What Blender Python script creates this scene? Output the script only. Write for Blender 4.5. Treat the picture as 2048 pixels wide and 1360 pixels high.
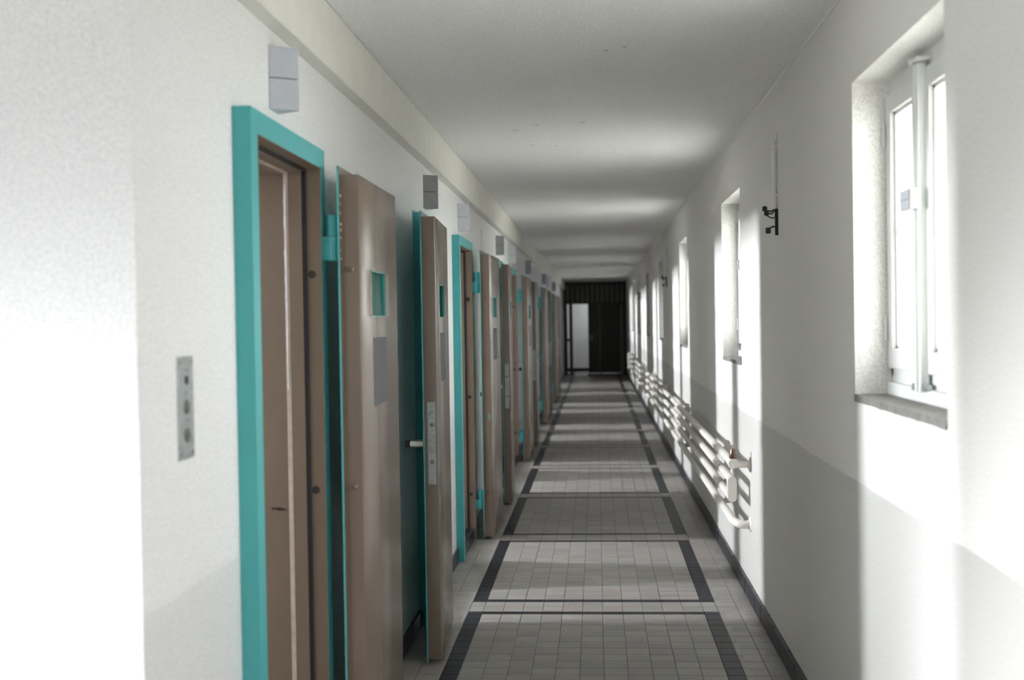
import bpy, bmesh, math, random
from mathutils import Vector, Matrix

for o in list(bpy.data.objects):
    bpy.data.objects.remove(o)
C = bpy.context.scene.collection
S = bpy.context.scene
random.seed(4)

# ------------------------------------------------------------------ camera
YAW, PITCH, ROLL, F = 0.0711, 0.0157, 0.0159, 2388.7
fw = Vector((-math.sin(YAW), math.cos(YAW), 0)); rt = Vector((math.cos(YAW), math.sin(YAW), 0)); up = Vector((0, 0, 1))
f2 = fw*math.cos(PITCH) - up*math.sin(PITCH); u2 = up*math.cos(PITCH) + fw*math.sin(PITCH)
r3 = rt*math.cos(ROLL) - u2*math.sin(ROLL); u3 = u2*math.cos(ROLL) + rt*math.sin(ROLL)
cam = bpy.data.cameras.new('camera'); co = bpy.data.objects.new('camera', cam); C.objects.link(co)
M = Matrix((r3, u3, -f2)).transposed().to_4x4(); M.translation = Vector((0, 0, 1.5)); co.matrix_world = M
cam.sensor_width = 36; cam.lens = F*36/2048; cam.clip_start = 0.05
cam.dof.use_dof = True; cam.dof.focus_distance = 5.6; cam.dof.aperture_fstop = 2.6
S.camera = co

# ------------------------------------------------------------------ light and exposure
S.view_settings.view_transform = 'Standard'; S.view_settings.look = 'None'
S.view_settings.exposure = 0.68; S.view_settings.gamma = 1.0; S.view_settings.use_curve_mapping = False
S.cycles.use_denoising = True
S.cycles.max_bounces = 10; S.cycles.diffuse_bounces = 6; S.cycles.glossy_bounces = 4
S.cycles.transparent_max_bounces = 8; S.cycles.sample_clamp_indirect = 6
W = bpy.data.worlds.new('overcast_sky'); S.world = W; W.use_nodes = True
W.node_tree.nodes['Background'].inputs[0].default_value = (1.0, 0.98, 0.965, 1)
W.node_tree.nodes['Background'].inputs[1].default_value = 13.0

def area(name, loc, direction, sx, sy, watts, col=(1, 1, 1), spread=180):
    l = bpy.data.lights.new(name, 'AREA'); l.shape = 'RECTANGLE'; l.size = sx; l.size_y = sy; l.energy = watts; l.color = col
    o = bpy.data.objects.new(name, l); C.objects.link(o); o.location = loc
    o.rotation_euler = Vector(direction).to_track_quat('-Z', 'Y').to_euler()
    l.spread = math.radians(spread)
    return o

P = 4.495                                    # pitch of the cell pairs
AY = [2.973 + P*k for k in range(5)]         # near jambs of the doorways hinged on their far side
BY = [5.885 + P*k for k in range(5)]         # and of those hinged on their near side
OW = 0.684                                   # clear width of a doorway
CELL_W = 90
COOL = (0.93, 0.96, 1.0)
WIN_A = [3.50] + [y + OW - 0.03 for y in AY[1:]]
WIN_B = [y - 0.14 for y in BY]
for k in range(5):
    for yc in (WIN_A[k], WIN_B[k]):
        area('cell_window_daylight', (-4.93, yc, 2.05), (1, 0, 0), 0.36, 0.56, CELL_W*(0.68 if k == 0 and yc < 4 else 1), COOL, 90)
for k in range(4):
    o = area('window_portal', (1.10, -1.10 + 3.90*k + .4925, 1.732), (-1, 0, 0), 0.985, 0.98, 1)
    o.data.cycles.is_portal = True
area('side_room_daylight', (-4.9, 27.3, 1.9), (1, 0, 0), 0.7, 0.7, 34, COOL, 62)
area('end_room_daylight', (0.5, 34.0, 2.3), (-0.75, 0.1, -1), 0.7, 0.7, 8, COOL)
area('lobby_window_daylight', (-1.6, -3.9, 1.35), (0.08, 1, 0.05), 2.6, 1.6, 7, (1.0, 0.995, 0.97))
area('lobby_side_fill', (-3.95, -0.9, 1.5), (1, 0.0, 0), 3.2, 1.7, 58, (0.95, 0.98, 1.0))  # added fill lamp brightening the near corridor; no window built behind it

area('lobby_floor_bounce_fill', (-3.3, 0.9, 2.3), (3.2, 0.45, -2.3), 0.9, 0.6, 48, (0.95, 0.98, 1.0), 60)  # added lamp aimed at the lobby floor so its bounce lifts the ceiling

# ------------------------------------------------------------------ materials
def mat(name, col, rough=0.6, metal=0.0, bump=0.0, bscale=100.0, var=0.0, vscale=4.0, spec=0.5, coat=0.0, dist=0.002):
    m = bpy.data.materials.new(name); m.use_nodes = True; nt = m.node_tree; b = nt.nodes['Principled BSDF']
    b.inputs['Base Color'].default_value = (*col, 1); b.inputs['Roughness'].default_value = rough
    b.inputs['Metallic'].default_value = metal; b.inputs['Specular IOR Level'].default_value = spec
    b.inputs['Coat Weight'].default_value = coat
    g = nt.nodes.new('ShaderNodeNewGeometry')
    if bump:
        n = nt.nodes.new('ShaderNodeTexNoise'); n.inputs['Scale'].default_value = bscale; n.inputs['Detail'].default_value = 3
        nt.links.new(g.outputs['Position'], n.inputs['Vector'])
        bp = nt.nodes.new('ShaderNodeBump'); bp.inputs['Strength'].default_value = bump; bp.inputs['Distance'].default_value = dist
        nt.links.new(n.outputs[0], bp.inputs['Height']); nt.links.new(bp.outputs[0], b.inputs['Normal'])
    if var:
        n = nt.nodes.new('ShaderNodeTexNoise'); n.inputs['Scale'].default_value = vscale; n.inputs['Detail'].default_value = 5
        nt.links.new(g.outputs['Position'], n.inputs['Vector'])
        r = nt.nodes.new('ShaderNodeMapRange'); r.inputs[1].default_value = 0.3; r.inputs[2].default_value = 0.7
        r.inputs[3].default_value = 1 - var; r.inputs[4].default_value = 1 + var
        nt.links.new(n.outputs[0], r.inputs[0])
        mx = nt.nodes.new('ShaderNodeMix'); mx.data_type = 'RGBA'; mx.blend_type = 'MULTIPLY'; mx.inputs[0].default_value = 1
        mx.inputs[6].default_value = (*col, 1); nt.links.new(r.outputs[0], mx.inputs[7]); nt.links.new(mx.outputs[2], b.inputs['Base Color'])
    return m

def wall_mat(name, upper, lower, zline):
    m = mat(name, upper, 0.75, bump=0.5, bscale=120, dist=0.003); nt = m.node_tree; b = nt.nodes['Principled BSDF']; N = nt.nodes.new; Lk = nt.links.new
    g = N('ShaderNodeNewGeometry'); sp = N('ShaderNodeSeparateXYZ'); Lk(g.outputs['Position'], sp.inputs[0])
    nz = N('ShaderNodeTexNoise'); nz.inputs['Scale'].default_value = 3; Lk(g.outputs['Position'], nz.inputs['Vector'])
    ad = N('ShaderNodeMath'); ad.operation = 'MULTIPLY_ADD'; ad.inputs[1].default_value = 0.02; Lk(nz.outputs[0], ad.inputs[0]); Lk(sp.outputs[2], ad.inputs[2])
    lt = N('ShaderNodeMath'); lt.operation = 'LESS_THAN'; lt.inputs[1].default_value = zline + 0.01; Lk(ad.outputs[0], lt.inputs[0])
    mx = N('ShaderNodeMix'); mx.data_type = 'RGBA'; mx.inputs[6].default_value = (*upper, 1); mx.inputs[7].default_value = (*lower, 1); Lk(lt.outputs[0], mx.inputs[0])
    # mottling of the rolled paint
    n2 = N('ShaderNodeTexNoise'); n2.inputs['Scale'].default_value = 170; n2.inputs['Detail'].default_value = 2; Lk(g.outputs['Position'], n2.inputs['Vector'])
    r2 = N('ShaderNodeMapRange'); r2.inputs[1].default_value = 0.3; r2.inputs[2].default_value = 0.7; r2.inputs[3].default_value = 0.84; r2.inputs[4].default_value = 1.10; Lk(n2.outputs[0], r2.inputs[0])
    m2 = N('ShaderNodeMix'); m2.data_type = 'RGBA'; m2.blend_type = 'MULTIPLY'; m2.inputs[0].default_value = 1; Lk(mx.outputs[2], m2.inputs[6]); Lk(r2.outputs[0], m2.inputs[7])
    Lk(m2.outputs[2], b.inputs['Base Color'])
    rr = N('ShaderNodeMapRange'); rr.inputs[3].default_value = 0.8; rr.inputs[4].default_value = 0.45; Lk(lt.outputs[0], rr.inputs[0]); Lk(rr.outputs[0], b.inputs['Roughness'])
    return m

def tile_mat():
    m = mat('terrazzo_tile', (0.3, 0.3, 0.29), 0.42, spec=0.4); nt = m.node_tree; b = nt.nodes['Principled BSDF']; N = nt.nodes.new; Lk = nt.links.new
    g = N('ShaderNodeNewGeometry')
    mp = N('ShaderNodeMapping'); mp.inputs['Location'].default_value = (0.6106, 0, 0); Lk(g.outputs['Position'], mp.inputs[0])
    sn = N('ShaderNodeVectorMath'); sn.operation = 'SNAP'; sn.inputs[1].default_value = (0.1032, 0.1044, 1); Lk(mp.outputs[0], sn.inputs[0])
    wn = N('ShaderNodeTexWhiteNoise'); wn.noise_dimensions = '3D'; Lk(sn.outputs[0], wn.inputs[0])
    cr = N('ShaderNodeValToRGB'); cr.color_ramp.elements[0].color = (0.245, 0.238, 0.225, 1); cr.color_ramp.elements[1].color = (0.33, 0.318, 0.30, 1)
    e = cr.color_ramp.elements.new(0.5); e.color = (0.285, 0.274, 0.258, 1); Lk(wn.outputs[0], cr.inputs[0])
    n = N('ShaderNodeTexNoise'); n.inputs['Scale'].default_value = 190; n.inputs['Detail'].default_value = 3; Lk(g.outputs['Position'], n.inputs['Vector'])
    r = N('ShaderNodeMapRange'); r.inputs[1].default_value = 0.35; r.inputs[2].default_value = 0.65; r.inputs[3].default_value = 0.68; r.inputs[4].default_value = 1.3; Lk(n.outputs[0], r.inputs[0])
    n3 = N('ShaderNodeTexNoise'); n3.inputs['Scale'].default_value = 7; n3.inputs['Detail'].default_value = 4; Lk(g.outputs['Position'], n3.inputs['Vector'])
    r3_ = N('ShaderNodeMapRange'); r3_.inputs[1].default_value = 0.5; r3_.inputs[2].default_value = 0.66; r3_.inputs[3].default_value = 0; r3_.inputs[4].default_value = 0.6; Lk(n3.outputs[0], r3_.inputs[0])
    pk = N('ShaderNodeMix'); pk.data_type = 'RGBA'; pk.inputs[7].default_value = (0.31, 0.245, 0.23, 1); Lk(r3_.outputs[0], pk.inputs[0]); Lk(cr.outputs[0], pk.inputs[6])
    mx = N('ShaderNodeMix'); mx.data_type = 'RGBA'; mx.blend_type = 'MULTIPLY'; mx.inputs[0].default_value = 1; Lk(pk.outputs[2], mx.inputs[6]); Lk(r.outputs[0], mx.inputs[7])
    Lk(mx.outputs[2], b.inputs['Base Color'])
    return m

MT = {}
MT['wall'] = wall_mat('painted_plaster_right', (0.80, 0.787, 0.757), (0.63, 0.622, 0.598), 0.985)
MT['wall_left'] = wall_mat('painted_plaster_left', (0.79, 0.79, 0.785), (0.73, 0.73, 0.73), 0.93)
MT['ceiling'] = mat('ceiling_paint', (0.86, 0.86, 0.85), 0.8, bump=0.8, bscale=110, var=0.06, vscale=90, dist=0.004)
MT['trim'] = mat('ledge_plaster', (0.70, 0.69, 0.63), 0.75, bump=0.4, bscale=120, var=0.04, vscale=8)
MT['tile'] = tile_mat()
MT['black_tile'] = mat('black_border_tile', (0.011, 0.012, 0.018), 0.42, spec=0.3, var=0.25, vscale=30, bump=0.1, bscale=200)
MT['grout'] = mat('grey_grout', (0.06, 0.058, 0.052), 0.9, var=0.2, vscale=60)
MT['base'] = mat('black_glazed_skirting', (0.010, 0.011, 0.017), 0.33, spec=0.35, var=0.3, vscale=50, bump=0.25, bscale=60)
MT['teal'] = mat('turquoise_enamel', (0.062, 0.375, 0.385), 0.36, bump=0.12, bscale=160, var=0.04, vscale=5)
MT['taupe'] = mat('taupe_enamel', (0.158, 0.119, 0.089), 0.23, bump=0.04, bscale=110, var=0.05, vscale=3)
MT['taupe_reveal'] = mat('taupe_enamel_reveal', (0.155, 0.112, 0.078), 0.45, bump=0.15, bscale=120, var=0.05, vscale=3)
MT['rubber'] = mat('black_rubber', (0.008, 0.008, 0.011), 0.5)
MT['hole'] = mat('dark_bolt_hole', (0.02, 0.016, 0.012), 0.7)
MT['white'] = mat('white_enamel', (0.88, 0.88, 0.85), 0.35, bump=0.08, bscale=90)
MT['window_paint'] = mat('window_white_paint', (0.72, 0.73, 0.71), 0.4, bump=0.12, bscale=80, var=0.03, vscale=12)
MT['pipe'] = mat('cream_pipe_enamel', (0.82, 0.785, 0.725), 0.32, bump=0.06, bscale=60)
MT['steel'] = mat('zinc_steel', (0.42, 0.45, 0.45), 0.38, metal=0.7, var=0.18, vscale=70, bump=0.08, bscale=150)
MT['steel_dark'] = mat('dull_lock_steel', (0.22, 0.21, 0.18), 0.4, metal=0.8)
MT['bronze'] = mat('bronze_valve_cap', (0.16, 0.11, 0.085), 0.25, metal=0.85, bump=0.6, bscale=160)
MT['stone'] = mat('grey_stone_sill', (0.20, 0.195, 0.18), 0.75, bump=0.5, bscale=60, var=0.2, vscale=30)
MT['paper'] = mat('grey_flap', (0.125, 0.12, 0.13), 0.65, spec=0.25, var=0.08, vscale=20)
MT['plaster_raw'] = mat('bare_plaster', (0.52, 0.45, 0.40), 0.85, bump=0.8, bscale=70, var=0.12, vscale=40)
MT['plaster_chip'] = mat('chipped_white_plaster', (0.80, 0.80, 0.84), 0.8, bump=0.8, bscale=90)
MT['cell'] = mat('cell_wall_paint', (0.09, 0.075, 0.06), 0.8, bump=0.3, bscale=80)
MT['ground'] = mat('pale_gravel_yard', (0.66, 0.65, 0.62), 0.9, var=0.1, vscale=3)
MT['cell_floor'] = mat('cell_floor', (0.42, 0.37, 0.35), 0.6, var=0.1, vscale=20)
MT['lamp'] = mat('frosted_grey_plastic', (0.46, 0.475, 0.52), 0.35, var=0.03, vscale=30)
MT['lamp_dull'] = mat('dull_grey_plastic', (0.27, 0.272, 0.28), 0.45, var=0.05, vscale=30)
MT['iron'] = mat('dark_iron_paint', (0.045, 0.043, 0.036), 0.5, var=0.2, vscale=20)
MT['iron_light'] = mat('greyed_iron_paint', (0.15, 0.145, 0.125), 0.5, var=0.2, vscale=20)
MT['wire'] = mat('dark_cable_sheath', (0.025, 0.028, 0.024), 0.5)
MT['wire_green'] = mat('green_copper_wire', (0.03, 0.06, 0.035), 0.5)
MT['ink'] = mat('engraved_ink', (0.05, 0.05, 0.055), 0.6)
MT['dirt'] = mat('soot_mark', (0.10, 0.09, 0.08), 0.9)

def glass_mat(name, tint, gloss=0.08):
    m = bpy.data.materials.new(name); m.use_nodes = True; nt = m.node_tree; nt.nodes.clear(); N = nt.nodes.new
    o = N('ShaderNodeOutputMaterial'); t = N('ShaderNodeBsdfTransparent'); t.inputs[0].default_value = (*tint, 1)
    g = N('ShaderNodeBsdfGlossy'); g.inputs[1].default_value = 0.03; mx = N('ShaderNodeMixShader'); mx.inputs[0].default_value = gloss
    nt.links.new(t.outputs[0], mx.inputs[1]); nt.links.new(g.outputs[0], mx.inputs[2]); nt.links.new(mx.outputs[0], o.inputs[0])
    return m
MT['glass'] = glass_mat('window_glass', (0.95, 0.97, 0.97))
MT['door_glass'] = glass_mat('thick_door_glass', (0.6, 0.78, 0.72), 0.10)

# ------------------------------------------------------------------ geometry helpers
class MB:
    def __init__(s): s.bm = bmesh.new()
    def box(s, x0, x1, y0, y1, z0, z1, bev=0.0):
        if x0 > x1: x0, x1 = x1, x0
        if y0 > y1: y0, y1 = y1, y0
        v = [s.bm.verts.new(p) for p in ((x0,y0,z0),(x1,y0,z0),(x1,y1,z0),(x0,y1,z0),(x0,y0,z1),(x1,y0,z1),(x1,y1,z1),(x0,y1,z1))]
        fs = [s.bm.faces.new([v[i] for i in q]) for q in ((0,3,2,1),(4,5,6,7),(0,1,5,4),(1,2,6,5),(2,3,7,6),(3,0,4,7))]
        if bev:
            es = list({e for f in fs for e in f.edges})
            bmesh.ops.bevel(s.bm, geom=es, offset=bev, segments=2, profile=0.5, affect='EDGES')
        return s
    def prism(s, pts, axis, a, b):
        """outline pts (2-D) extruded from a to b along axis"""
        def P3(p, t): return {'x': (t, p[0], p[1]), 'y': (p[0], t, p[1]), 'z': (p[0], p[1], t)}[axis]
        lo = [s.bm.verts.new(P3(p, a)) for p in pts]; hi = [s.bm.verts.new(P3(p, b)) for p in pts]
        n = len(pts); s.bm.faces.new(lo); s.bm.faces.new(hi[::-1])
        for i in range(n): s.bm.faces.new((lo[i], hi[i], hi[(i+1) % n], lo[(i+1) % n]))
        return s
    def tube(s, path, r, seg=14, caps=True):
        path = [Vector(p) for p in path]; rs = r if isinstance(r, (list, tuple)) else [r]*len(path); rings = []
        ref = None
        for i, p in enumerate(path):
            d = (path[min(i+1, len(path)-1)] - path[max(i-1, 0)]).normalized()
            if ref is None:
                ref = Vector((0, 0, 1)) if abs(d.z) < 0.9 else Vector((1, 0, 0))
            a = (ref - d*ref.dot(d)).normalized(); b = d.cross(a); ref = a
            rings.append([s.bm.verts.new(p + (a*math.cos(t) + b*math.sin(t))*rs[i]) for t in [2*math.pi*k/seg for k in range(seg)]])
        for A, B in zip(rings, rings[1:]):
            for k in range(seg): s.bm.faces.new((A[k], A[(k+1) % seg], B[(k+1) % seg], B[k]))
        if caps: s.bm.faces.new(rings[0][::-1]); s.bm.faces.new(rings[-1])
        return s
    def build(s, name, m, parent=None, smooth=False, loc=None, kind=None):
        bmesh.ops.recalc_face_normals(s.bm, faces=s.bm.faces)
        me = bpy.data.meshes.new(name)
        for f in s.bm.faces: f.smooth = smooth
        s.bm.to_mesh(me); s.bm.free()
        if smooth: me.set_sharp_from_angle(angle=math.radians(40))
        me.materials.append(MT[m] if isinstance(m, str) else m)
        o = bpy.data.objects.new(name, me); C.objects.link(o)
        if parent: o.parent = parent
        if loc: o.location = loc
        if kind: o['kind'] = kind
        return o

def bend(p0, p1, p2, n=6):
    p0, p1, p2 = Vector(p0), Vector(p1), Vector(p2)
    return [p0*(1-t)**2 + p1*2*t*(1-t) + p2*t*t for t in [i/n for i in range(n+1)]]

def empty(name, loc, label=None, cat=None, group=None, kind=None, rz=0):
    o = bpy.data.objects.new(name, None); C.objects.link(o); o.location = loc; o.rotation_euler = (0, 0, rz)
    o.empty_display_size = 0.1
    return tag(o, label, cat, group, kind)
def tag(o, label=None, cat=None, group=None, kind=None):
    if label: o['label'] = label
    if cat: o['category'] = cat
    if group: o['group'] = group
    if kind: o['kind'] = kind
    return o
def struct(o, label=None, cat=None): return tag(o, label, cat, None, 'structure')
def kids(o, table):
    return table.get(o, [])
def copy_tree(src, loc, label=None, rz=None):
    tbl = {}
    for x in bpy.data.objects:
        if x.parent: tbl.setdefault(x.parent, []).append(x)
    r = src.copy(); C.objects.link(r); r.location = loc
    if rz is not None: r.rotation_euler = (0, 0, rz)
    if label: r['label'] = label
    for c in tbl.get(src, []):
        d = c.copy(); C.objects.link(d); d.parent = r
        for g in tbl.get(c, []):
            e = g.copy(); C.objects.link(e); e.parent = d
    return r

XL, XR, ZC, YE = -0.895, 0.80, 2.53, 32.4
XF = -0.848

# ------------------------------------------------------------------ floor with its tiles
fl = MB().box(-5.2, 1.25, -4.2, 35.2, -0.12, -0.0035).build('floor', 'grout'); struct(fl, 'grey tiled corridor floor with black double-line border rectangles', 'floor')
TX, TY, BT = 0.1032, 0.1044, 0.0569
X0, X1 = -0.6106, 0.5246
XLo, XRo = -0.685, 0.600
PB = 18*TY + 2*BT
YB = 6.345                                    # near edge of the block that starts behind the first gap
rows = []                                     # (y0, y1, kind)
def block_rows():
    out = []
    k = -5
    while True:
        yb = YB + k*PB
        if yb > YE + 2.6: break
        y = yb - 2*TY
        for i in range(2): out.append((y, y+TY, 'gap')); y += TY
        out.append((y, y+BT, 'cross')); y += BT
        for i in range(16): out.append((y, y+TY, 'in')); y += TY
        out.append((y, y+BT, 'cross')); y += BT
        k += 1
    return out
rows = block_rows()
def tile_verts(x0, x1, y0, y1, z=0.0):
    g = 0.0011; b = 0.0018
    x0 += g; x1 -= g; y0 += g; y1 -= g
    v = [(x0,y0,-.004),(x1,y0,-.004),(x1,y1,-.004),(x0,y1,-.004),(x0,y0,z-b*.6),(x1,y0,z-b*.6),(x1,y1,z-b*.6),(x0,y1,z-b*.6),(x0+b,y0+b,z),(x1-b,y0+b,z),(x1-b,y1-b,z),(x0+b,y1-b,z)]
    f = [(0,1,5,4),(1,2,6,5),(2,3,7,6),(3,0,4,7),(4,5,9,8),(5,6,10,9),(6,7,11,10),(7,4,8,11),(8,9,10,11)]
    return v, f
tiles, borders = [], []
for (a, b, kd) in rows:
    cols = [(X0 + i*TX, X0 + (i+1)*TX) for i in range(11)]
    outer = [(XL, XLo-TX), (XLo-TX, XLo), (XRo, XRo+TX), (XRo+TX, 0.79)]
    if kd == 'gap':
        tiles += [(x, y, a, b) for x, y in cols + outer + [(XLo, X0), (X1, XRo)]]
    elif kd == 'in':
        tiles += [(x, y, a, b) for x, y in cols + outer]
        borders += [(XLo, X0, a, b), (X1, XRo, a, b)]
    else:
        tiles += [(x, y, a, b) for x, y in outer]
        borders += [(XLo, X0, a, b), (X1, XRo, a, b)]
        x = X0
        while x < X1 - 0.01:
            x2 = min(x+0.1535, X1); borders.append((x, x2, a, b)); x = x2
mesh_cache = {}
def one_tile(t, name, m):
    x0, x1, y0, y1 = t; key = (round(x1-x0, 4), round(y1-y0, 4), m)
    if key not in mesh_cache:
        v, f = tile_verts(-(x1-x0)/2, (x1-x0)/2, -(y1-y0)/2, (y1-y0)/2)
        me = bpy.data.meshes.new(name); me.from_pydata(v, [], f); me.materials.append(MT[m]); mesh_cache[key] = me
    o = bpy.data.objects.new(name, mesh_cache[key]); C.objects.link(o); o.parent = fl
    o.location = ((x0+x1)/2, (y0+y1)/2, random.uniform(-0.0002, 0.0002))
def many_tiles(ts, name, m):
    V, Fs = [], []
    for t in ts:
        v, f = tile_verts(*t); n = len(V); V += v; Fs += [tuple(i+n for i in q) for q in f]
    me = bpy.data.meshes.new(name); me.from_pydata(V, [], Fs); me.materials.append(MT[m])
    o = bpy.data.objects.new(name, me); C.objects.link(o); o.parent = fl; o['kind'] = 'stuff'
def split(ts, n):
    vis = sorted([t for t in ts if t[3] > 4.95], key=lambda t: t[2])
    return vis[:n], vis[n:] + [t for t in ts if t[3] <= 4.95]
a, b = split(tiles, 300)
for t in a: one_tile(t, 'tile', 'tile')
many_tiles(b, 'tile_field', 'tile')
a, b = split(borders, 300)
for t in a: one_tile(t, 'border_tile', 'black_tile')
many_tiles(b, 'border_tile_field', 'black_tile')

# ------------------------------------------------------------------ right wall with its window openings
WY = [-1.10 + 3.90*k for k in range(9)]       # near jambs
WY = [y + (0.0 if k else 0) for k, y in enumerate(WY)]
WW = 0.985; ZS, ZT = 1.243, 2.222
w = MB()
w.box(XR, 1.13, -4.2, 35.2, -0.1, ZS).box(XR, 1.13, -4.2, 35.2, ZT, ZC + 0.1)
yy = -4.2
for y in WY:
    w.box(XR, 1.13, yy, y, ZS, ZT); yy = y + WW
w.box(XR, 1.13, yy, 35.2, ZS, ZT)
struct(w.build('wall_right', 'wall'), 'off-white corridor wall with the row of recessed windows', 'wall')
struct(MB().box(1.13, 40, -20, 60, -0.7, -0.5).build('ground', 'ground'))
# ------------------------------------------------------------------ left wall with its doorways
w = MB()
ops = sorted([(y-0.03, y+OW+0.03, 2.02) for y in AY+BY] + [(26.4, 28.5, 2.05)])
yy = 2.27
for a, b, zt in ops:
    w.box(-1.22, XL, yy, a, -0.1, ZC+0.1); w.box(-1.22, XL, a, b, zt, ZC+0.1); yy = b
w.box(-1.22, XL, yy, YE+0.3, -0.1, ZC+0.1)
struct(w.build('wall_left', 'wall_left'), 'off-white wall holding the row of cell doors', 'wall')
# cells behind it: partitions, back wall with window holes, raised floor
w = MB()
w.box(-5.0, -0.897, 2.272, 2.40, -0.1, ZC+0.1)
for k in range(5):
    w.box(-5.0, -1.22, 4.72+P*k, 4.82+P*k, -0.1, ZC+0.1)
    w.box(-5.0, -1.22, 6.97+P*k, 7.07+P*k, -0.1, ZC+0.1)
w.box(-5.0, -1.22, 29.2, 29.3, -0.1, ZC+0.1)
struct(w.build('wall_partition', 'wall_left'), 'end face of the wall where the corridor begins', 'wall')
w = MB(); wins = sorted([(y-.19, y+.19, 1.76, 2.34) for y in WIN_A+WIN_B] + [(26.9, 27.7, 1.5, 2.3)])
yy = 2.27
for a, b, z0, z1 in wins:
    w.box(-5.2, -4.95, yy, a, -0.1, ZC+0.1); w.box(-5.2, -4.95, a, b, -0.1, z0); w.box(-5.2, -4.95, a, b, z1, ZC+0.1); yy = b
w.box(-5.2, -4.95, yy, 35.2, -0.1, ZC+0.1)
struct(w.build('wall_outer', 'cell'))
struct(MB().box(-4.95, -1.20, 2.40, 25.0, -0.003, 0.085).build('floor_cells', 'cell_floor'))
# lobby around the camera
w = MB().box(-4.2, 1.25, -4.3, -4.15, -0.1, ZC+0.1).box(-4.25, -4.1, -4.3, 2.4, -0.1, ZC+0.1)
struct(w.build('wall_lobby', 'wall_left'))
# end room
w = MB().box(-1.5, 1.25, 35.0, 35.2, -0.1, ZC+0.1).box(-1.6, -1.5, 32.6, 35.2, -0.1, ZC+0.1).box(-1.6, -1.2, 32.6, 32.7, -0.1, ZC+0.1)
struct(w.build('wall_end', 'wall_left'), 'pale wall seen through the barred gate at the far end', 'wall')
struct(MB().box(-1.5, 0.8, 34.98, 35.0, 0, 0.1).build('baseboard_end', 'base'))
# ceiling
c = MB().box(-5.2, 1.25, -4.3, 35.2, ZC, ZC+0.12).build('ceiling', 'ceiling'); struct(c, 'rough painted off-white corridor ceiling', 'ceiling')
for (x, y, l, r) in ((-0.42, 6.45, .035, .1), (-0.30, 6.28, .03, -.2), (-0.06, 6.25, .04, .1), (-0.36, 7.0, .02, .4), (-.22, 7.05, .02, 0), (0.05, 4.6, .02, .5), (0.12, 4.55, .015, 0)):
    o = MB().prism([(-l/2, 0), (-l/5, .002), (l/3, .0015), (l/2, 0), (l/4, -.003), (-l/4, -.0015)], 'z', -.0008, 0.001).build('paint_chip', 'dirt', c); o.location = (x, y, ZC); o.rotation_euler.z = r
# ledge along the top of the left wall
t = MB().box(XL, -0.845, 2.27, YE+0.2, 2.322, ZC-0.0035).build('trim_1', 'trim'); struct(t, 'plaster ledge boxed along the top of the left wall', 'trim')
struct(MB().box(XR-0.006, XR+0.01, -4, YE+0.2, ZC-0.012, ZC+0.01).build('trim_2', 'ceiling'))

# ------------------------------------------------------------------ skirting
def skirting(name, x0, x1, y0, y1, label, gaps=()):
    root = empty(name, ((x0+x1)/2, y0, 0), label, 'baseboard', None, 'structure')
    y = y0; L = 0.205; me = {}
    spans = []
    while y < y1 - 0.02:
        e = min(y+L, y1)
        ok = True
        for a, b in gaps:
            if e > a and y < b:
                if y < a - 0.01: spans.append((y, a))
                y = b; ok = False; break
        if ok: spans.append((y, e)); y = e
    for a, b in spans:
        key = round(b-a, 3)
        if key not in me:
            m = MB().box(x0-(x0+x1)/2, x1-(x0+x1)/2, 0.0008, b-a-0.0008, 0.0, 0.084, 0.0025)
            o = m.build('skirting_tile', 'base', root); me[key] = o.data
        else:
            o = bpy.data.objects.new('skirting_tile', me[key]); C.objects.link(o); o.parent = root
        o.location = (random.uniform(-.0008, .0008), a - y0, random.uniform(-.0008, .0008))
skirting('baseboard_right', 0.781, 0.802, 1.0, YE, 'black glazed tile skirting along the window wall')
gaps = [(y-0.062, y+OW+0.060) for y in sorted(AY+BY)] + [(26.4, 28.5)]
skirting('baseboard_left', -0.897, -0.880, 2.28, YE, 'black glazed tile skirting along the cell door wall', gaps)

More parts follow.
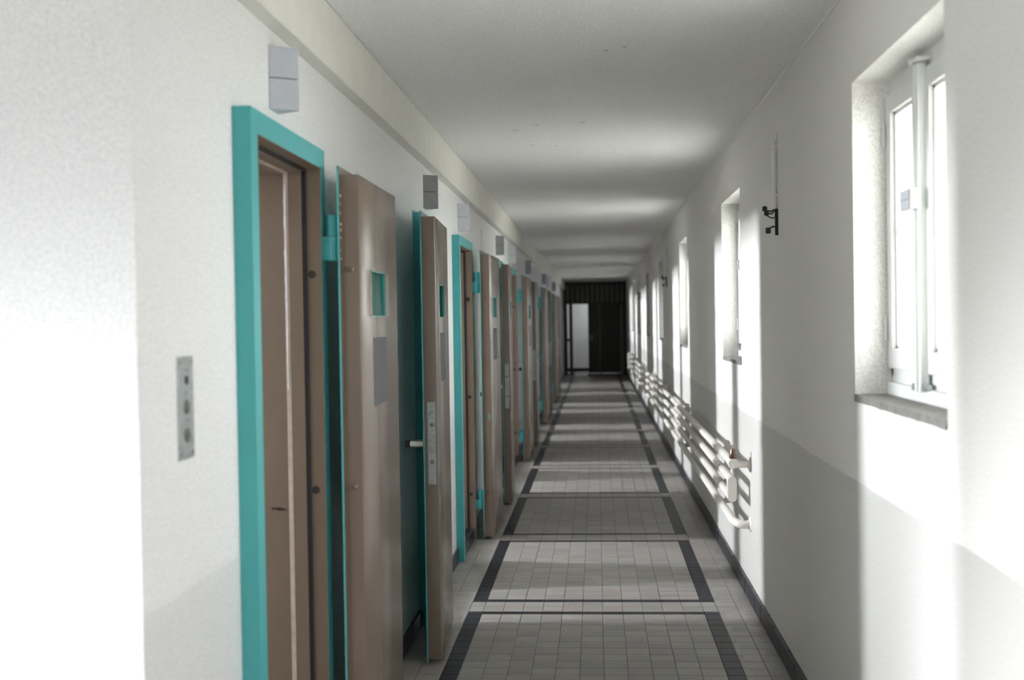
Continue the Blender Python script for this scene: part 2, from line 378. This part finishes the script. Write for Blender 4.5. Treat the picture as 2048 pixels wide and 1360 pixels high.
# ------------------------------------------------------------------ windows
def window(n, y0, full=True):
    """casement window in the recess; y0 = near jamb"""
    r = empty('window_%d' % n, (XR+0.1, y0, ZS), WL[n-1] if n <= len(WL) else None, 'window', 'corridor windows', 'structure')
    def L(m, name, mt, p=None, **k):       # world coordinates relative to the root
        o = m.build(name, mt, p or r, **k)
        return o
    ox = 0.0; W2 = WW; H = ZT - ZS
    yf = W2                                 # far jamb
    ym = 0.555                              # centre of the meeting stiles
    fr = MB()
    fr.box(0.012, 0.09, 0, W2, H-0.055, H); fr.box(0.012, 0.09, 0, W2, 0.012, 0.098)
    fr.box(0.012, 0.09, 0, 0.02, 0.07, H-.05); fr.box(0.012, 0.09, W2-0.02, W2, 0.07, H-.05)
    fr.box(-0.004, 0.02, 0, W2, 0.012, 0.052, 0.004)
    L(fr, 'window_frame', 'window_paint')
    for (a, b) in ((0.006, ym-0.002), (ym+0.002, W2-0.006)):
        sw = 0.046
        m = MB(); z0, z1 = 0.093, H-0.047
        m.box(0, 0.045, a, a+sw+.008, z0, z1, .003).box(0, 0.045, b-sw-.008, b, z0, z1, .003)
        m.box(0.0005, 0.044, a+sw, b-sw, z0+.001, z0+0.062, .003).box(0.0005, 0.044, a+sw, b-sw, z1-0.057, z1-.001, .003)
        sh = L(m, 'sash', 'window_paint')
        # glazing rebate and bar
        m = MB(); q0, q1, p0, p1 = a+sw+.008, b-sw-.008, z0+.062, z1-.057
        m.box(0.014, 0.030, q0, q0+.012, p0, p1).box(0.014, 0.030, q1-.012, q1, p0, p1).box(0.014, 0.030, q0, q1, p0, p0+.010).box(0.014, 0.030, q0, q1, p1-.010, p1)
        m.box(0.012, 0.034, q0, q1, 0.502, 0.520)
        m.build('glazing_bar', 'window_paint', sh)
        MB().box(0.022, 0.0245, q0+.004, q1-.004, p0+.004, 0.503).build('pane', 'glass', sh)
        MB().box(0.022, 0.0245, q0+.004, q1-.004, 0.519, p1-.004).build('pane', 'glass', sh)
    # outer storm window behind
    m = MB(); m.box(0.20, 0.25, 0, W2, H-0.05, H).box(0.20, 0.25, 0, W2, 0, 0.09)
    for a, b in ((0, .05), (W2-.05, W2), (0.27, 0.295), (ym-.045, ym+.045), (0.745, 0.77)): m.box(0.20, 0.25, a, b, 0.08, H-.04)
    m.box(0.205, 0.235, 0, W2, 0.50, 0.52)
    L(m, 'storm_frame', 'window_paint')
    if n > 4:                               # unseen outside shutters, added to keep daylight out of the far corridor
        for a, b in ((0.002, W2/2-.002), (W2/2+.002, W2-.002)):
            L(MB().box(0.262, 0.29, a, b, 0.002, H-.002, .003), 'added_shutter', 'window_paint')
    m = MB(); m.box(-0.022, 0.004, ym-0.026, ym+0.026, 0.045, H-0.035, 0.004).box(-0.027, -.02, ym-0.010, ym+0.012, 0.047, H-0.04)
    L(m, 'meeting_stile_cover', 'window_paint')
    # espagnolette: box handle in the middle, top catch, bottom latch
    m = MB().box(-0.050, -0.020, ym-0.045, ym+0.060, 0.545, 0.602, 0.003)
    L(m, 'latch_box', 'lamp')
    m = MB().box(-0.051, -0.047, ym-0.045, ym-0.040, 0.545, 0.602).box(-0.0505, -0.047, ym-0.04, ym+.05, 0.573, 0.5745)
    L(m, 'latch_lever', 'steel_dark')
    m = MB().tube([(-0.035, ym+0.01, H-0.028), (-0.012, ym+0.01, H-0.026), (0.01, ym, H-0.022)], [0.009, 0.012, 0.01], 10).box(-0.03, 0.012, ym-0.05, ym+0.008, H-0.034, H-0.022, .003)
    L(m, 'top_catch', 'window_paint', smooth=True)
    m = MB().box(-0.020, 0.0, ym-0.062, ym-0.006, 0.050, 0.068, .002).box(-0.026, 0.0, ym+0.012, ym+0.05, 0.047, 0.066, .003).tube([(-.018, ym-.01, .058), (-.018, ym+.02, .058)], .005, 8)
    L(m, 'bottom_latch', 'steel', smooth=True)
    m = MB()
    for zz in (0.18, H-0.20):
        m.tube([(-.006, W2-.010, zz), (-.006, W2-.010, zz+.075)], .006, 8)
        m.tube([(-.006, .010, zz), (-.006, .010, zz+.075)], .006, 8)
    L(m, 'hinge', 'window_paint', smooth=True)
    # rough stone sill
    m = MB(); rnd = random.Random(n); N = 26
    top = [m.bm.verts.new((-0.103 + rnd.uniform(-.002, .002), W2*i/N, 0.013)) for i in range(N+1)]
    bk = [m.bm.verts.new((0.02, W2*i/N, 0.013)) for i in range(N+1)]
    lo = [m.bm.verts.new((-0.1035 + rnd.uniform(-.002, .0), W2*i/N, -0.008 + rnd.uniform(-.003, .002))) for i in range(N+1)]
    lb = [m.bm.verts.new((-0.098, W2*i/N, -0.010)) for i in range(N+1)]
    for i in range(N):
        m.bm.faces.new((top[i], top[i+1], bk[i+1], bk[i])); m.bm.faces.new((lo[i], lo[i+1], top[i+1], top[i])); m.bm.faces.new((lb[i], lb[i+1], lo[i+1], lo[i]))
    L(m, 'stone_sill', 'stone')
    return r
WL = ['white casement window beside the camera position', 'large white double casement window with box latch, first in the corridor',
      'second recessed corridor window, seen edge-on past the hanging cable conduit', 'third recessed corridor window, a thin sliver of reveal',
      'fourth corridor window along the pipe radiator', 'fifth corridor window along the pipe radiator', 'sixth corridor window towards the gate',
      'seventh corridor window towards the gate', 'last corridor window before the barred gate']
for i, y in enumerate(WY): window(i+1, y)

# ------------------------------------------------------------------ door frames
def ushape(m, x0, x1, a, b, zt, th, z0=0.0):
    """U of boxes around the opening a..b, zt; th = how far it goes outwards"""
    m.box(x0, x1, a-th, a, z0, zt+th); m.box(x0, x1, b, b+th, z0, zt+th); m.box(x0, x1, a, b, zt, zt+th)
def frame_at(y0, hinge_far, label, detail):
    y1 = y0+OW; zt = 1.984
    r = empty('door_frame', (XF, y0, 0), label, 'door frame', 'turquoise cell door frames', 'structure')
    def loc(o): o.matrix_parent_inverse = Matrix.Translation(-r.location); return o
    m = MB(); ushape(m, -0.905, XF, y0, y1, zt, 0.0605)
    loc(m.build('casing', 'teal', r))
    m = MB(); ushape(m, -0.893, XF+0.0006, y0+.0022, y1-.0022, zt-.0022, 0.0024)
    m2 = loc(m.build('reveal', 'taupe_reveal', r))
    m = MB(); ushape(m, -0.906, -0.893, y0+.010, y1-.010, zt-.010, 0.0105)
    loc(m.build('gasket', 'rubber', r))
    m = MB(); ushape(m, -0.948, -0.906, y0+.013, y1-.013, zt-.013, 0.0145)
    loc(m.build('door_stop', 'taupe_reveal', r))
    m = MB(); ushape(m, -1.225, -0.964, y0+.003, y1-.003, zt-.020, 0.03)
    loc(m.build('deep_reveal', 'taupe_reveal', r))
    m = MB(); ushape(m, -0.964, -0.948, y0+.006, y1-.006, zt-.014, 0.03)
    loc(m.build('plaster_strip', 'plaster_raw', r))
    if detail:                              # ragged edge of bare plaster on the far jamb
        rnd = random.Random(7); pts = []; z = 1.30
        while z < 1.93:
            pts.append((-0.9590 - rnd.uniform(.0005, .0055)*(1 if z > 1.55 else .5), z)); z += rnd.uniform(.008, .03)
        pts += [(-0.9588, 1.935), (-0.9565, 1.935), (-0.9565, 1.30)]
        m = MB(); m.prism(pts, 'y', y1-.0085, y1-.002); loc(m.build('chipped_plaster', 'plaster_chip', r))
        m = MB().box(-1.02, -0.985, y1-.0045, y1-.002, 0.925, 0.931); m.box(-1.0, -0.975, y1-.0045, y1-.002, .922, .927); loc(m.build('scratch', 'hole', r))
    m = MB().box(-0.91, -0.862, y0, y1, -0.002, 0.078, .002).box(-1.23, -0.90, y0-.02, y1+.02, -0.002, 0.084)
    loc(m.build('threshold', 'base', r))
    hy = y1 if hinge_far else y0; s = -1 if hinge_far else 1
    for zc in (1.655, 0.985, 0.315):        # bolt holes of the hinge side
        m = MB().tube([(-0.8785, hy+s*.0028, zc), (-0.8785, hy+s*.0016, zc)], .0125, 16)
        loc(m.build('bolt_hole', 'hole', r))
    for za, zb in ((1.698, 1.7735), (0.212, 0.277)):
        hb = hy - s*.034
        m = MB().tube([(-0.817, hb, za), (-0.817, hb, zb)], .0225, 20)
        m.box(-0.849, -0.822, hb-.0215, hb+.005, za+.001, zb-.001, .002)
        k = loc(m.build('hinge_knuckle', 'teal', r, smooth=True))
    return r
FL = ['turquoise steel door frame with taupe reveal, tallest at the front of the row',
      'turquoise frame hidden behind the second folded-back leaf, the one with the lock plate',
      'slim turquoise door frame standing after the strip of bare white wall',
      'fourth turquoise frame of the row, hidden behind a folded-back leaf',
      'fifth turquoise frame of the row, its head just showing', 'sixth turquoise frame, hidden behind a leaf in the dim part',
      'seventh turquoise frame down the dim corridor', 'eighth turquoise frame, hidden behind a dark leaf',
      'ninth turquoise frame down the dim corridor', 'last turquoise door frame before the gate']
for k in range(5):
    frame_at(AY[k], True, FL[2*k], k == 0)
    frame_at(BY[k], False, FL[2*k+1], False)

# ------------------------------------------------------------------ door leaves
def leaf(s, wy, label):
    """open steel leaf; local y runs from the hinge (0) to the lock edge (LW) times s; x grows into the corridor"""
    LW = 0.69; T = 0.058
    r = empty('cell_door', (0, 0, 0), label, 'cell door', 'open cell doors folded back', 'thing')
    def Y(y): return s*y
    def bx(m, x0, x1, y0, y1, z0, z1, bev=0): return m.box(x0, x1, Y(y0), Y(y1), z0, z1, bev)
    a, b = wy, wy+0.25; z0, z1 = 1.523, 1.673
    # body built around the viewing hole
    sec = [(0.004, 0.018), (T-0.0, 0.018)]
    m = MB(); zb, zt = 0.022, 1.963; e = .0055
    outer = [(0.0, .004), (T-e, .004), (T-e*.3, .004+e*.3), (T, .004+e), (T, LW-e), (T-e*.3, LW-e*.3), (T-e, LW), (0.0, LW)]
    def slab(za, zc, ya=None, yb=None):
        p = outer if ya is None and yb is None else None
        if p is None:
            if ya is None: p = [(0.0, .004), (T-e, .004), (T-e*.3, .004+e*.3), (T, .004+e), (T, yb), (0, yb)]
            else: p = [(0.0, ya), (T, ya), (T, LW-e), (T-e*.3, LW-e*.3), (T-e, LW), (0.0, LW)]
        m.prism([(x, Y(y)) for x, y in p], 'z', za, zc)
    slab(zb, z0); slab(z1, zt); slab(z0, z1, None, a); slab(z0, z1, b, None)
    m.build('door_panel', 'taupe', r, smooth=True)
    m = bx(MB(), -0.006, 0.0, -0.012, LW+0.012, 0.012, 1.989, .001)
    m.build('outer_sheet', 'teal', r)
    m = MB(); bx(m, 0.0, 0.0004, -0.0118, LW+.0118, 0.013, 1.9885)
    m.build('sheet_lip', 'taupe', r)
    gl = bx(MB(), T-0.010, T-0.006, a+.001, b-.001, z0+.001, z1-.001); gl = gl.build('viewing_glass', 'door_glass', r)
    m = MB(); bx(m, .001, T-.002, a-.001, a+.003, z0, z1); bx(m, .001, T-.002, b-.003, b+.001, z0, z1); bx(m, .001, T-.002, a, b, z0-.001, z0+.003); bx(m, .001, T-.002, a, b, z1-.003, z1+.001)
    m.build('viewing_liner', 'teal', r)
    m = bx(MB(), 0.018, 0.022, a+.002, b-.002, z0+.002, z1-.002)
    for q in (.06, .12, .16): bx(m, 0.022, 0.026, a+q, a+q+.02, z0+.002, z1-.002)
    m.build('shutter_plate', 'teal', r)
    m = MB()
    d = 0.006 if s > 0 else 0.001
    m.prism([(Y(a+.004), 1.232-d+.001), (Y(b+.002), 1.229+.004), (Y(b+.003), 1.452), (Y(a+.006), 1.454)], 'x', T-.0006, T+.0007)
    m.build('grey_flap_plate', 'paper', r)['label'] = 'grey rectangle below the viewing glass'
    # studs on the hinge edge
    for zc in (1.667, 0.994, 0.33):
        m = MB().tube([(0.034, Y(.006), zc), (0.034, Y(-.006), zc), (0.034, Y(-.010), zc)], [.0085, .0085, .005], 12)
        m.build('security_stud', 'taupe', r, smooth=True)
    # lock plate on the closing edge
    lp = bx(MB(), 0.013, 0.046, LW-.002, LW+.0018, 0.792, 1.152, .0006).build('lock_plate', 'steel', r)
    for zc in (1.052, 0.890):
        MB().tube([(.031, Y(LW+.001), zc), (.031, Y(LW+.005), zc)], [.0105, .009], 16).build('lock_cylinder', 'steel_dark', lp, smooth=True)
        m = MB().tube([(.031, Y(LW+.004), zc+.002), (.031, Y(LW+.0056), zc+.002)], .0026, 8); bx(m, .0298, .0322, LW+.004, LW+.0056, zc-.006, zc+.002)
        m.build('keyhole', 'ink', lp)
    m = MB(); bx(m, .024, .038, LW, LW+.0024, .930, 1.010, .0004); m.build('dead_bolt', 'steel', lp)
    m = MB()
    for zz in (0.9292, 1.010): bx(m, .0235, .0385, LW, LW+.0021, zz, zz+.0016)
    bx(m, .023, .0242, LW, LW+.0021, .93, 1.01); bx(m, .0378, .039, LW, LW+.0021, .93, 1.01)
    bx(m, .020, .040, LW, LW+.0021, 1.108, 1.110); bx(m, .019, .022, LW, LW+.0022, 1.096, 1.104)
    m.build('bolt_slot', 'ink', lp, kind='stuff')
    for x, z in ((.018, 1.138), (.040, 1.144), (.019, .800), (.040, .806)):
        MB().tube([(x, Y(LW+.001), z), (x, Y(LW+.0032), z)], [.0034, .0024], 10).build('screw', 'steel', lp, smooth=True)
    # pull handle on the outer face, white grip with a black rubber end
    hz = 0.965
    m = MB().tube([(-.006, Y(LW-.05), hz), (-.040, Y(LW-.05), hz), (-.070, Y(LW-.055), hz)], [.013, .0135, .0125], 16)
    h = m.build('handle', 'white', r, smooth=True)
    MB().tube([(-.070, Y(LW-.055), hz), (-.092, Y(LW-.057), hz)], .0155, 16).build('rubber_end', 'rubber', h, smooth=True)
    m = MB(); bx(m, -.012, -.006, LW-.075, LW-.025, hz-.03, hz+.045, .001); bx(m, -.05, -.006, LW-.062, LW-.040, hz+.013, hz+.019)
    m.build('handle_bracket', 'steel_dark', h)
    # door side of the hinges
    for za, zb2 in ((1.7755, 1.840), (0.279, 0.340)):
        m = MB().tube([(-.028, Y(.032), za), (-.028, Y(.032), zb2)], .0225, 20); bx(m, -.02, -.004, .03, .07, za+.002, zb2-.002)
        m.build('hinge_knuckle', 'teal', r, smooth=True)
    return r
LL = {('A', 0): 'big taupe steel door leaf folded back flat right after the front turquoise frame',
      ('B', 0): 'taupe steel door leaf with a bright lock plate on its edge, second in the row',
      ('A', 1): 'folded-back taupe leaf hinged to the slim turquoise frame, small turquoise chip on its edge',
      ('B', 1): 'dark-edged leaf with grey lock plate touching the third leaf, fourth in the row',
      ('A', 2): 'fifth cell door leaf of the row, beside the frame with two bolt holes',
      ('B', 2): 'sixth cell door leaf of the row, dark edge with lock plate',
      ('A', 3): 'seventh cell door leaf, shadowed, behind a turquoise hinge', ('B', 3): 'eighth cell door leaf of the row, almost black',
      ('A', 4): 'ninth cell door leaf, beside the farthest turquoise hinge', ('B', 4): 'last cell door leaf, ending at the bare white wall'}
protoA = leaf(+1, .203, LL[('A', 0)]); protoB = leaf(-1, .238, LL[('B', 0)])
thA = [0.0, 1.3, 0.9, 1.0, 0.8]; thB = [2.6, 2.0, 0.9, 1.2, .4]
for k in range(5):
    loc = (-0.789, AY[k]+OW+.002, 0)
    if k == 0: protoA.location = loc
    else: copy_tree(protoA, loc, LL[('A', k)], -math.radians(thA[k]))
    if k == 1: chipped = [o for o in bpy.data.objects if o.get('label') == LL[('A', 1)]][0]
    loc = (-0.789, BY[k]-.018, 0)
    if k == 0: protoB.location = loc; protoB.rotation_euler.z = math.radians(thB[0])
    else: copy_tree(protoB, loc, LL[('B', k)], math.radians(thB[k]))
# worn paint: chips along the lip of the first leaf, and a turquoise chip on the third
rnd = random.Random(3); m = MB(); z = 1.70
while z < 1.90:
    h = rnd.uniform(.006, .014); m.box(0.0004, rnd.uniform(.0015, .005), .0028, .0039, z, z+h*rnd.uniform(.4, 1)); z += h + rnd.uniform(.002, .03)
m.build('paint_chips', 'plaster_raw', protoA, kind='stuff')
MB().prism([(.041, .825), (.049, .829), (.050, .862), (.043, .870)], 'y', .0028, .0042).build('turquoise_chip', 'teal', chipped)

# ------------------------------------------------------------------ signal lamps above the doors
def lamp(y, label, mt1, mt2):
    r = empty('signal_lamp', (XL, y, 2.098), label, 'signal lamp', 'signal lamps over the cell doors')
    for z, mt in ((0.0, mt2), (0.0885, mt1)):
        m = MB(); pts = [(0, -.047), (.004, -.047), (.0715, -.004), (.073, 0), (.0715, .004), (.004, .047), (0, .047)]
        m.prism(pts, 'z', z, z+0.0855); m.build('lamp_box', mt, r)
    MB().prism([(0, -.044), (.066, -.002), (.066, .002), (0, .044)], 'z', 0.084, 0.09).build('dark_seam', 'rubber', r)
    return r
SL = ['pale grey wedge-shaped signal lamp pair above the front doorway', 'darker grey signal lamp pair above the second folded-back leaf',
      'signal lamp pair above the slim turquoise frame, chipped at its lower corner', 'dull grey signal lamp pair, fourth above the doors',
      'bluish grey signal lamp pair, fifth above the doors', 'dark signal lamp pair, sixth above the doors', 'seventh signal lamp pair above the doors',
      'eighth signal lamp pair above the doors', 'ninth signal lamp pair above the doors', 'last signal lamp pair, above the last leaf']
for k in range(5):
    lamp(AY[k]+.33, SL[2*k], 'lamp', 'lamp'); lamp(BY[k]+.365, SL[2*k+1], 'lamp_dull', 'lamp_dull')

# ------------------------------------------------------------------ key switch plate on the near left wall
r = empty('key_switch_plate', (XL, 2.534, 1.212), 'metal key switch plate with one switch and two key cylinders on the left wall', 'switch plate')
MB().box(0, .0035, -.048, .048, 0, .223, .001).build('plate', 'steel', r)
for z, rr, n in ((.172, .009, 'key_switch'), (.113, .0155, 'lock_cylinder'), (.052, .0155, 'lock_cylinder')):
    o = MB().tube([(.003, .002, z), (.006, .002, z), (.0068, .002, z)], [rr, rr, rr*.8], 20).build(n, 'ink' if n == 'key_switch' else 'steel_dark', r, smooth=True)
    m = MB().tube([(.0066, .002, z+.003), (.0074, .002, z+.003)], .0032, 8); m.box(.0066, .0074, .0008, .0034, z-.007, z+.003); m.build('keyhole', 'ink', o)
m = MB()
for z, n, h in ((.192, 7, .003), (.143, 3, .003), (.083, 6, .0035), (.074, 3, .002)):
    for i in range(n):
        y = (i-(n-1)/2)*.0052; m.box(.0034, .0038, y-.0016, y-.0006, z, z+h); m.box(.0034, .0038, y-.0016, y+.0016, z+(h-.0008 if i % 2 else 0), z+(h if i % 2 else .0008))
m.build('engraved_lettering', 'ink', r, kind='stuff')
for y in (-.038, .038):
    for z in (.012, .211): MB().tube([(.003, y, z), (.0045, y, z)], .0045, 10).build('screw', 'steel_dark', r, smooth=True)

# small box on the left wall beyond the third frame
r = tag(MB().box(XL, XL+.014, 9.32, 9.36, 2.075, 2.215, .003).build('junction_strip', 'white'), 'small pale cable strip high on the left wall above the third leaf', 'cable strip')

# ------------------------------------------------------------------ cable conduits with loose wires on the right wall
def conduit(y, label):
    r = empty('cable_conduit', (XR, y, 1.975), label, 'conduit', 'cut-off cable conduits with loose wires')
    MB().tube([(-.013, 0, 0.0), (-.013, 0, .325)], .0105, 12).build('tube', 'white', r, smooth=True)
    for z in (.055, .268):
        MB().tube([(-.013, 0, z), (-.013, 0, z+.012)], .0135, 12).box(-.016, 0, -.018, .018, z+.001, z+.011).build('clip', 'white', r)
    MB().box(-.022, -.003, -.012, .003, .300, .335).build('clip_end', 'white', r)
    MB().box(-.012, .001, -.02, -.002, -.115, .0).build('wall_slot', 'hole', r)
    for p, rr in ((((-.012, 0, .005), (-.020, 0, -.02), (-.052, .01, .0)), .0035), (((-.012, -.005, .003), (-.022, -.005, -.035), (-.05, 0, -.012)), .0035),
                  (((-.004, -.006, -.03), (-.018, -.01, -.05), (-.045, .0, -.028)), .003), (((-.004, -.004, -.085), (-.018, -.004, -.065), (-.038, 0, -.09)), .0035)):
        MB().tube(bend(*p), rr, 8).build('loose_wire', 'wire_green', r, smooth=True)
    for q in ((-.064, -.044, .0, .016, -.008, .014), (-.058, -.038, -.006, .006, -.028, -.0085), (-.052, -.030, -.006, .010, -.107, -.080)):
        MB().box(*q, .004).build('wire_connector', 'wire', r)
    return r
conduit(5.335, 'short white cut-off conduit with dark loose wires between the first two windows')
conduit(13.63, 'dim cut-off conduit with loose wires beyond the third window')
conduit(21.75, 'tiny cut-off conduit far down the window wall')

# ------------------------------------------------------------------ pipe radiator
XP = 0.705; RP = 0.0222
ZP = (0.733, 0.636, 0.541, 0.428)
rad = empty('pipe_radiator', (XR, 6.4, 0), 'long cream radiator of four horizontal pipes under the windows', 'radiator')
def R(o): o.matrix_parent_inverse = Matrix.Translation(-rad.location); return o
Ye = 27.0
YT, Yb = 6.53, 6.52
def pipe(pts, name='pipe'): return R(MB().tube(pts, RP, 18).build(name, 'pipe', rad, smooth=True))
# top pipe: straight run, valve body, bend into the wall
pipe([(XP, 6.50, ZP[0]), (XP, Ye, ZP[0])])
v = R(MB().tube([(XP, 6.50, ZP[0]), (XP, 6.36, ZP[0]), (XP, 6.325, ZP[0])], [.024, .028, .026], 18).tube([(XP, 6.345, ZP[0]-.02), (XP, 6.345, ZP[0]+.032)], [.022, .017], 14).build('valve', 'pipe', rad, smooth=True))
(MB().tube([(XP, 6.345, ZP[0]+.024), (XP, 6.345, ZP[0]+.034), (XP, 6.345, ZP[0]+.064), (XP, 6.345, ZP[0]+.076)], [.0175, .021, .018, .0135], 18).build('valve_cap', 'bronze', v, smooth=True))
R(MB().tube([(XP-.004, 6.352, ZP[0]-.004), (XP+.008, 6.352, ZP[0]-.008), (XP+.03, 6.362, ZP[0]-.010), (XR-.0075, 6.385, ZP[0]-.011)], [.020, .019, .0168, .0165], 16).build('elbow', 'pipe', rad, smooth=True))
# middle pipes joined by an end header
for z in ZP[1:3]: pipe([(XP, 6.43, z), (XP, Ye, z)])
m = MB(); zc, zd = ZP[1], ZP[2]; rr = .0235; pts = []
for i in range(13): t = math.pi*i/12; pts.append((XP+rr*math.cos(t), zc-.003+rr*math.sin(t)))
for i in range(13): t = math.pi + math.pi*i/12; pts.append((XP+rr*math.cos(t), zd+.003+rr*math.sin(t)))
m.prism(pts, 'y', 6.395, 6.45); bmesh.ops.bevel(m.bm, geom=[e for e in m.bm.edges if abs((e.verts[0].co-e.verts[1].co).y) < 1e-5], offset=.003, segments=2, affect='EDGES')
R(m.build('end_header', 'pipe', rad, smooth=True))
# lowest pipe bends into the wall
pipe([(XP, Ye, ZP[3]), (XP, 6.62, ZP[3])] + bend((XP, 6.52, ZP[3]), (XP, 6.37, ZP[3]-.018), (XR-.04, 6.375, ZP[3]-.024)) + [(XR-.02, 6.382, ZP[3]-.024), (XR-.009, 6.382, ZP[3]-.024)])
for z, y in ((ZP[0]-.011, 6.385), (ZP[3]-.024, 6.385)):
    R(MB().tube([(XR-.012, y, z), (XR-.006, y, z), (XR-.001, y, z)], [.026, .038, .040], 22).build('wall_flange', 'pipe', rad, smooth=True))
# wall plates, brackets and collars
for yk in [7.10 + 3.1*i for i in range(7)]:
    pr = [(XP+.033+.0175*(1-math.cos(math.pi*i/8)), ZP[0]+.030+.0175*math.sin(math.pi*i/8)) for i in range(9)] + [(XP+.068, ZP[3]-.02), (XP+.033, ZP[3]-.02)]
    m = MB().prism(pr, 'y', yk-.004, yk+.004).box(XP+.06, XR-.001, yk-.004, yk+.004, ZP[3]+.02, ZP[3]+.05).box(XP+.06, XR-.001, yk-.004, yk+.004, ZP[1]+.02, ZP[1]+.05)
    for z in ZP: m.box(XP+.018, XP+.036, yk-.004, yk+.004, z-.008, z+.008)
    br = R(m.build('bracket', 'pipe', rad))
    for z in ZP:
        MB().tube([(XP, yk-.012, z), (XP, yk+.012, z)], RP+.0028, 18).build('collar', 'pipe', br, smooth=True)
for yk in (6.935,) :
    for z in ZP[1:3]: R(MB().tube([(XP, yk-.003, z), (XP, yk+.003, z)], RP+.0022, 18).build('joint_ring', 'steel_dark', rad, smooth=True))
for z in ZP:
    pass
R(MB().box(XP-.022, XP+.022, Ye-.01, Ye+.03, ZP[3]-.022, ZP[0]+.022, .008).build('end_header', 'pipe', rad))

# ------------------------------------------------------------------ barred gate at the far end
g = empty('barred_gate', (0, YE, 0), 'dark iron barred partition with a gate across the far end of the corridor', 'gate')
def G(m, n, mt, **k): return m.build(n, mt, g, **k)
m = MB().box(-.895, .80, -.04, .04, 1.935, 1.985).box(-.895, -.80, -.04, .04, 0, 1.94).box(.60, .80, -.04, .04, 0, 1.94)
m.box(-.895, .80, -.035, .035, 2.44, 2.53).box(-.895, -.66, -.03, .03, 0, .05).box(-.26, .62, -.03, .03, 0, .04)
G(m, 'gate_frame', 'iron')
m = None
for i in range(12):
    x = -.78 + i*.1335
    G(MB().box(x-.036, x+.036, -.02, .0, 1.985, 2.445), 'transom_bar', 'iron_light')
G(MB().box(-.895, .80, .02, .03, 1.985, 2.445), 'transom_plate', 'iron')
G(MB().box(-.745, -.655, -.02, .02, .03, 1.935), 'gate_post', 'iron')
G(MB().box(-.80, -.745, -.01, .01, .93, 1.0), 'latch', 'iron')
G(MB().box(-.235, .60, .0, .02, .07, 1.935), 'gate_sheet', 'iron')
for i in range(8):
    x = -.20 + i*.105
    G(MB().tube([(x, -.02, .04), (x, -.02, 1.935)], .011, 8), 'bar', 'iron', smooth=True)
G(MB().box(.06, .09, -.03, .0, .04, 1.935), 'meeting_bar', 'iron_light')
G(MB().box(-.19, -.12, -.035, -.01, .93, 1.12), 'lock_box', 'iron_light')
G(MB().box(.63, .70, -.055, -.04, .0, 1.90), 'side_strip', 'iron_light')
